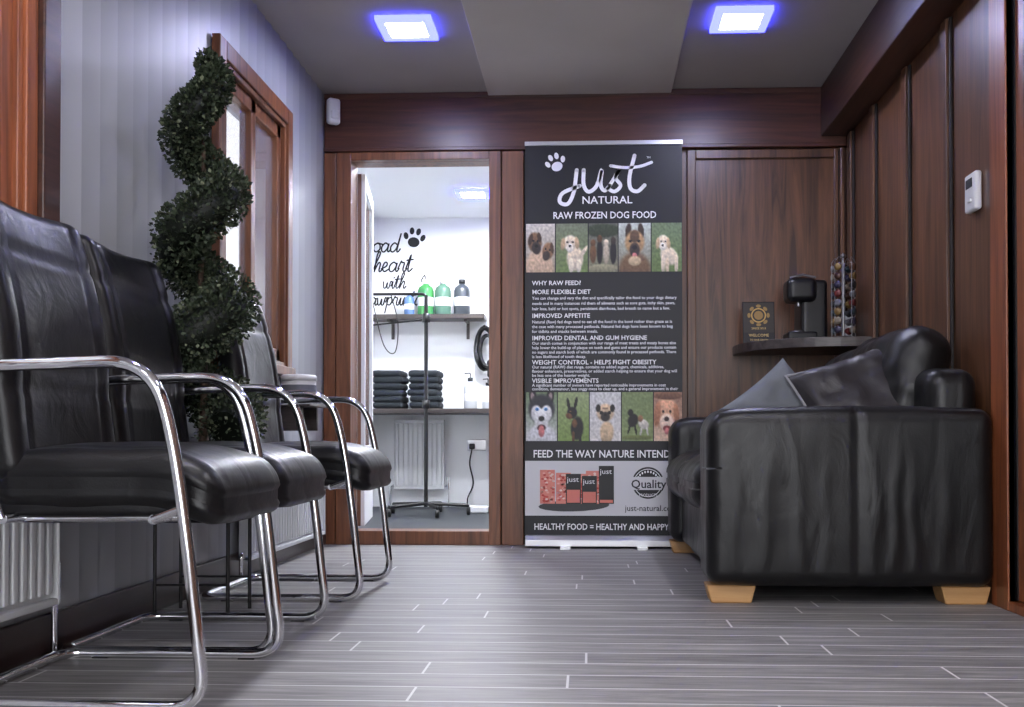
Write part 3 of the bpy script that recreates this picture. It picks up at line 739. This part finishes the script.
pr.photo(ux(590),ux(621),z0,z1,((206,206,206),(214,210,206)),[(.55,.82,.22,.22,0,(206,180,146)),(.42,.93,.06,.12,0,(196,170,136)),(.64,.93,.06,.12,0,(196,170,136)),(.5,.42,.28,.18,0,(214,188,154)),(.27,.33,.08,.08,.5,BK),(.73,.33,.08,.08,-.5,BK),(.5,.50,.15,.10,0,(50,44,44)),(.37,.42,.06,.038,0,BK),(.63,.42,.06,.038,0,BK),(.5,.46,.05,.03,0,(14,14,14)),(.5,.33,.12,.015,0,(160,134,106))],2,seed=8)
pr.photo(ux(622),ux(653),z0,z1,((120,136,92),(130,146,96)),[(.36,.58,.17,.13,-.3,BK),(.28,.42,.09,.07,0,BK),(.24,.74,.03,.13,.4,BK),(.44,.76,.03,.13,-.3,BK),(.70,.66,.17,.10,.2,(206,200,190)),(.60,.54,.08,.07,0,(150,110,80)),(.62,.80,.03,.10,.3,(200,196,188)),(.82,.80,.03,.10,-.3,(200,196,188)),(.5,.93,.5,.05,0,(110,120,70))],2,seed=9)
pr.photo(ux(654),ux(682),z0,z1,((150,110,90),(220,190,164)),[(.45,.45,.40,.34,0,(222,170,136)),(.12,.45,.12,.26,.2,(176,120,90)),(.80,.45,.10,.22,-.2,(176,120,90)),(.45,.62,.24,.18,0,(240,212,192)),(.33,.40,.05,.03,0,(50,36,32)),(.58,.40,.05,.03,0,(50,36,32)),(.45,.55,.09,.05,0,(60,40,38)),(.46,.74,.14,.06,0,(120,50,50)),(.46,.80,.09,.07,0,PK),(.5,.08,.5,.08,0,(120,84,66))],2,seed=10)
# copy
def head(t,py): pr.text(t,ux(532),vz(py),.031,WH,2,bold=.012)
def para(lines,py,dy=5.35):
    for i,(t,w) in enumerate(lines): pr.text(t,ux(532),vz(py+i*dy),.0205,S(226,226,230),2,fit=w*k_,bold=.014)
head("WHY RAW FEED?",284)
head("MORE FLEXIBLE DIET",293)
para([("You can change and vary the diet and specifically tailor the food to your dogs dietary",145),("needs and in many instances rid them of ailments such as sore guts, itchy skin, paws,",143),("hair loss, bald or hot spots, persistent diarrhoea, bad breath to name but a few.",138)],298.5)
head("IMPROVED APPETITE",317)
para([("Natural (Raw) fed dogs tend to eat all the food in the bowl rather than graze as is",140),("the case with many processed petfoods. Natural fed dogs have been known to beg",141),("for tidbits and snacks between meals.",66)],322.5,4.8)
head("IMPROVED DENTAL AND GUM HYGIENE",339.5)
para([("Our starch comes in conjunction with our range of meat treats and meaty bones also",144),("help lower the build-up of plaque on teeth and gums and ensure our products contain",144),("no sugars and starch both of which are commonly found in processed petfoods. There",144),("is less likelihood of tooth decay.",54)],344,4.5)
head("WEIGHT CONTROL - HELPS FIGHT OBESITY",364)
para([("Our natural (RAW) diet range, contains no added sugars, chemicals, additives,",132),("flavour enhancers, preservatives, or added starch helping to ensure that your dog will",145),("be less one of the heavier weight.",58)],368,4.2)
head("VISIBLE IMPROVEMENTS",382.5)
para([("A significant number of owners have reported noticeable improvements in coat",134),("condition, demeanour, less soggy mess to clear up, and a general improvement in their",146)],386.3,3.7)
pr.text("FEED THE WAY NATURE INTENDED",ux(533),vz(457.5),.052,WH,2,fit=148*k_,bold=.014)
pr.text("HEALTHY FOOD = HEALTHY AND HAPPY DOGS",ux(534),vz(530),.043,WH,2,fit=156*k_,bold=.014)
# product packs + tray
pr.ell(ux(574),vz(506),.175,.028,S(56,56,58),2,.03)
for px,py in((540,470),(556,473),(571,474),(586,471)):
    pr.rect(ux(px),ux(px+15),vz(504),vz(py),S(218,132,116),3)
    for j in range(44): pr.ell(ux(px+1.5+random.random()*12),vz(py+2+random.random()*(30-(py-470))),.007,.005,random.choice([S(232,170,154),S(184,60,52),S(236,206,194),S(200,78,68)]),4)
for px,t0,t1 in((566,474,490),(582,476,492),(599,466,500)):
    pr.rect(ux(px),ux(px+15),vz(504),vz(t0),S(26,26,28),5); pr.rect(ux(px+1),ux(px+14),vz(503),vz(t1),S(214,122,106),6)
    pr.text("just",ux(px+1),vz(t0+8),.036,WH,6,fit=12*k_)
pr.ell(ux(648),vz(483),.078,.078,S(24,24,26),3,n=48); pr.ring(ux(648),vz(483),.066,.069,WH,4,48)
pr.rect(ux(630),ux(667),vz(490),vz(477),S(206,206,208),5)
pr.text("Quality",ux(631),vz(488),.058,NV,6,fit=35*k_,bold=.015)
for i in range(9): 
    a=math.radians(30+15*i); pr.ell(ux(648)+.055*math.cos(a),vz(483)+.055*math.sin(a),.004,.006,WH,4)
pr.text("PRODUCTS",ux(639),vz(496.5),.02,WH,6,fit=18*k_)
pr.text("just-natural.co.uk",ux(625),vz(511),.040,NV,3,fit=56*k_,bold=.008)
a=pr.build("print",['attr'],recalc=False)
o=MB(); o.box(bx0,bx1,BY+.0004,BY+.002,.05,1.985); o.box(bx0-.002,bx1+.002,BY-.008,BY+.010,1.985,2.005,1)
prof=[(-.045,.012),(-.045,.04),(-.02,.062),(.03,.062),(.05,.04),(.05,.012)]
vs=[(bx0+.004,BY+p,z) for p,z in prof]+[(bx1-.004,BY+p,z) for p,z in prof]
o.add(vs,[tuple(range(6)),tuple(range(6,12))]+[(i,(i+1)%6,6+(i+1)%6,6+i) for i in range(6)],1)
for x in(bx0+.2,bx1-.2): o.box(x-.025,x+.025,BY-.10,BY+.09,0,.012,1)
o.tube([(.08,BY+.03,.05),(.08,BY+.02,1.99)],.008,10,1)
a2=o.build("stand",['wplas','alu'],bevel=.002)
for q in(a,a2): q.parent=e_; q.matrix_parent_inverse=inv

# ------------------------------------------------------------ spiral topiary
PX,PY_=-1.185,3.17
e_=empty("spiral_topiary",(PX,PY_,0)); 
o=MB()
o.box(-.11,.13,-.11,.11,.285,.30,0)
for a in(-.10,.12):
    for b_ in(-.10,.10): o.tube([(a,b_,.29),(a,b_,0)],.006,8,0)
o.tube([(-.10,-.10,.1),(.12,-.10,.1)],.004,6,0);o.tube([(-.10,.10,.1),(.12,.10,.1)],.004,6,0)
o.build("stand",['bplas'],parent=e_)
o=MB(); o.lathe([(.0,.301),(.08,.301),(.10,.45),(.108,.45),(.108,.47),(.096,.47),(.09,.455),(0,.455)],0.01,0,0,28,0)
o.build("pot",['pot'],parent=e_)
o=MB(); tr=catmull([(0,0,.45),(.01,.0,.7),(-.005,.005,1.0),(.006,-.004,1.3),(0,0,1.6)],8); o.tube(tr,.012,8,0,rs=[.014-.009*i/len(tr) for i in range(len(tr))])
o.build("trunk",['bark'],parent=e_)
def hel(t):
    z=.56+1.15*t; a=2*math.pi*(3.3*t)+math.radians(-20)
    R=.085*(1-t)**.45+.014; return Vector((R*math.cos(a),R*math.sin(a),z))
def hr(t): return .068*(1-t)**.40+.022
XM=XL+.052-PX   # keep clear of the wall
lf=MB(); core=[hel(i/140) for i in range(141)]
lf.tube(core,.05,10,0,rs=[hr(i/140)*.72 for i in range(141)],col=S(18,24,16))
for i in range(17500):
    t=random.random()**1.1; 
    c=hel(t); tn=(hel(min(1,t+.01))-hel(max(0,t-.01))).normalized()
    d=Vector((random.gauss(0,1),random.gauss(0,1),random.gauss(0,1))); d=(d-tn*d.dot(tn)*(.95 if .03<t<.97 else .2)).normalized()
    rr_=hr(t)*random.uniform(.72,1.14); p=c+d*rr_
    ax=(d+Vector((random.uniform(-.9,.9),random.uniform(-.9,.9),random.uniform(-.5,.9)))).normalized()
    if p.x<XM: p.x=XM+random.random()*.01; ax.x=abs(ax.x)
    sd=ax.cross(Vector((random.random()-.5,random.random()-.5,random.random()-.5))).normalized()
    L=random.uniform(.010,.018); w=L*.38
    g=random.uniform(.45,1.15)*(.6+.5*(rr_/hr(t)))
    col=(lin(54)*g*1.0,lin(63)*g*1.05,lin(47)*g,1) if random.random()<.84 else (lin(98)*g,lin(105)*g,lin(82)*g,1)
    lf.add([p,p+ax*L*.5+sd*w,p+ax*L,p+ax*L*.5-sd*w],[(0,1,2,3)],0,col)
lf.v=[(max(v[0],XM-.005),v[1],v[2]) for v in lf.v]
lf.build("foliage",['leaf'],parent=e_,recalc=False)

# ------------------------------------------------------------ wall bracket shelf + white canister
SZ=.69
o=MB(); o.box(XL+.014,XL+.22,4.26,4.58,SZ-.02,SZ); o.box(XL+.014,XL+.18,4.29,4.31,SZ-.12,SZ-.02);o.box(XL+.014,XL+.18,4.53,4.55,SZ-.12,SZ-.02)
o.build("wall_shelf",['shelf'],bevel=.003)
e_=empty("storage_canister",(XL+.135,4.40,SZ+.001))
o=MB(); o.lathe([(0,0),(.068,0),(.072,.004),(.072,.085),(.07,.088),(0,.088)],0,0,0,28,0); o.lathe([(0,.088),(.075,.088),(.075,.108),(.068,.114),(0,.114)],0,0,0,28,0)
o.lathe([(.0725,.02),(.0728,.021),(.0728,.07),(.0725,.071)],0,0,0,28,1)
o.build("tin",['wplas','cushb'],parent=e_)

# ------------------------------------------------------------ grooming room contents
def w2(px,py,Y=W2):
    s_=1050.0/Y; return (px-588)/s_, .53+(440-py)/s_
pr=Print(W2-.003); K=S(20,22,26)
x,z=w2(363,250); pr.script("road",x,z,.070,.012,K)
x,z=w2(371,270); pr.script("heart",x,z,.074,.012,K)
x,z=w2(381,287); pr.script("with",x,z,.058,.010,K)
x,z=w2(360,304); pr.script("pawprints",x,z,.062,.011,K)
x,z=w2(413,237); pr.paw(x,z,.095,K,1,-.15)
x,z=w2(420,281); pr.script("s",x,z,.05,.009,K)
pr.build("wall_lettering",['attr'],recalc=False)
o=MB(); o.box(-1.70,-.80,W2-.24,W2-.002,1.47,1.505)
for x in(-1.55,-.95): o.box(x-.012,x+.012,W2-.2,W2-.002,1.45,1.47); o.box(x-.012,x+.012,W2-.02,W2-.002,1.33,1.47)
o.build("wall_shelf",['shelf'],bevel=.003)
def bottle(name,x,y,z,r,hh,mat,cap='bplas',pump=False):
    e_=empty(name,(x,y,z)); o=MB()
    o.lathe([(0,0),(r*.94,0),(r,.01),(r,hh*.68),(r*.85,hh*.78),(r*.35,hh*.86),(r*.3,hh*.9)],0,0,0,20,0)
    o.lathe([(0,hh*.88),(r*.42,hh*.88),(r*.42,hh),(0,hh)],0,0,0,16,1)
    o.lathe([(r*1.005,hh*.25),(r*1.015,hh*.26),(r*1.015,hh*.48),(r*1.005,hh*.49)],0,0,0,20,2)
    if pump: o.tube(fillet([(0,0,hh),(0,0,hh*1.15),(-r*.9,0,hh*1.13)],.01),.005,8,1)
    o.build("bottle",[mat,cap,'wplas'],parent=e_)
gm=plain("green_liquid",S(70,140,80),.2); gm2=plain("teal_liquid",S(84,118,100),.2); dm=plain("grey_bottle",S(60,66,72),.3); bm_=plain("blue_liquid",S(90,120,170),.2)
wb=plain("milky_bottle",S(190,194,198),.35)
zb=1.506
for x,mt,r_,h_ in((-1.27,gm,.064,.28),(-1.135,gm2,.064,.28),(-.985,dm,.064,.28),(-1.40,bm_,.04,.18)): bottle("shampoo_bottle",x,W2-.13,zb,r_,h_,mt,'bplas' if mt==dm else 'wplas')
o=MB(); o.box(-1.70,1.25,W2-.52,W2-.002,.73,.765); o.build("grooming_counter",['shelf'],bevel=.003)
o=MB()
for c_ in range(2):
    zz=.770
    for j in range(6):
        t=.045+random.random()*.008; xc=-1.52+c_*.27+random.uniform(-.01,.01)
        o.soft((.235,.26,t),t*.45,6,0,Matrix.Translation((xc,W2-.26,zz+t/2))@RZ(random.uniform(-4,4)),dn(.003,14,j)); zz+=t-.001
o.build("towel_stack",['towel'])
bottle("pump_bottle",-.90,W2-.30,.767,.05,.24,wb,'mat',True)
bottle("pump_bottle",-.76,W2-.33,.767,.045,.20,wb,'bplas',True)
# dryer with hose on wall
e_=empty("pet_dryer_hose",(-.81,W2-.07,1.25)); o=MB()
o.tube([(.07*math.cos(a)*1.0,.02*math.sin(a*3),.16*math.sin(a)) for a in [i*2*math.pi/40 for i in range(40)]],.020,10,closed=True)
o.tube([(.055*math.cos(a)+.02,-.03,.12*math.sin(a)-.02) for a in [i*2*math.pi/40 for i in range(40)]],.016,10,closed=True)
o.tube([(0,.065,.17),(0,-.05,.17)],.012,8); o.soft((.06,.10,.14),.02,4,0,Matrix.Translation((.05,-.0,-.16)))
o.build("hose",['bplas'],parent=e_)
# socket and cable
e_=empty("wall_socket",(-.88,W2-.003,.49)); o=MB()
o.soft((.15,.012,.088),.005,4,0,Matrix.Translation((0,-.007,0))); o.build("plate",['alu'],parent=e_)
o=MB(); o.soft((.045,.04,.045),.01,3,0,Matrix.Translation((-.035,-.034,-.01)))
o.tube(catmull([(-.035,-.04,-.03),(-.05,-.06,-.15),(-.02,-.08,-.3),(-.06,-.12,-.42),(-.03,-.2,-.478),(.1,-.4,-.482),(.2,-.5,-.482)],8),.006,8)
o.build("plug_and_cable",['bplas'],parent=e_)
o=MB(); o.soft((.15,.07,.05),.01,4,0,Matrix.Translation((-.80,7.6,.026))); o.build("extension_block",['wplas'])
# grooming stand
e_=empty("grooming_stand",(-1.14,7.35,0)); o=MB()
o.tube([(0,0,.06),(0,0,1.55)],.014,10); o.tube(fillet([(0,0,1.5),(0,0,1.56),(-.42,0,1.56),(-.42,0,1.45)],.04),.010,8)
for z in(1.36,.75): o.lathe([(.0,0),(.028,0),(.028,.06),(0,.06)],0,0,z,12)
o.tube([(0,0,1.38),(-.40,0,1.34)],.006,8); o.tube(catmull([(-.38,0,1.5),(-.30,0,1.2),(-.22,0,1.15),(-.2,0,1.35),(-.25,0,1.56)],6),.004,6)
for a in range(5):
    q=a*2*math.pi/5+.1; ex,ey=.30*math.cos(q),.30*math.sin(q)
    o.tube([(0,0,.085),(ex,ey,.07)],.013,8)
    o.lathe([(0,-.012),(.028,-.012),(.03,0),(.028,.012),(0,.012)],ex,ey,.0305,14,0,RY(90)); o.tube([(ex,ey,.035),(ex,ey,.075)],.007,6)
o.build("pole_and_base",['bplas'],parent=e_)

# ------------------------------------------------------------ world, camera
w=D.worlds.new("world"); C.scene.world=w; w.use_nodes=True
bg=w.node_tree.nodes["Background"]; bg.inputs["Color"].default_value=(.95,.96,1,1); bg.inputs["Strength"].default_value=3.6

F=1050.0; yaw,pit=math.radians(2.5),math.radians(.8)
cam=D.cameras.new("camera"); co=D.objects.new("camera",cam); C.collection.objects.link(co)
cam.sensor_width=36; cam.lens=F*36/1024; cam.clip_start=.05
co.location=(0,0,.53); co.rotation_euler=(math.pi/2+pit,0,yaw)
cam.shift_x=-(588-512-F*math.tan(yaw))/1024; cam.shift_y=(440-353.5-F*math.tan(pit))/1024
C.scene.camera=co
C.scene.view_settings.view_transform='Standard'
C.scene.view_settings.exposure=0.82
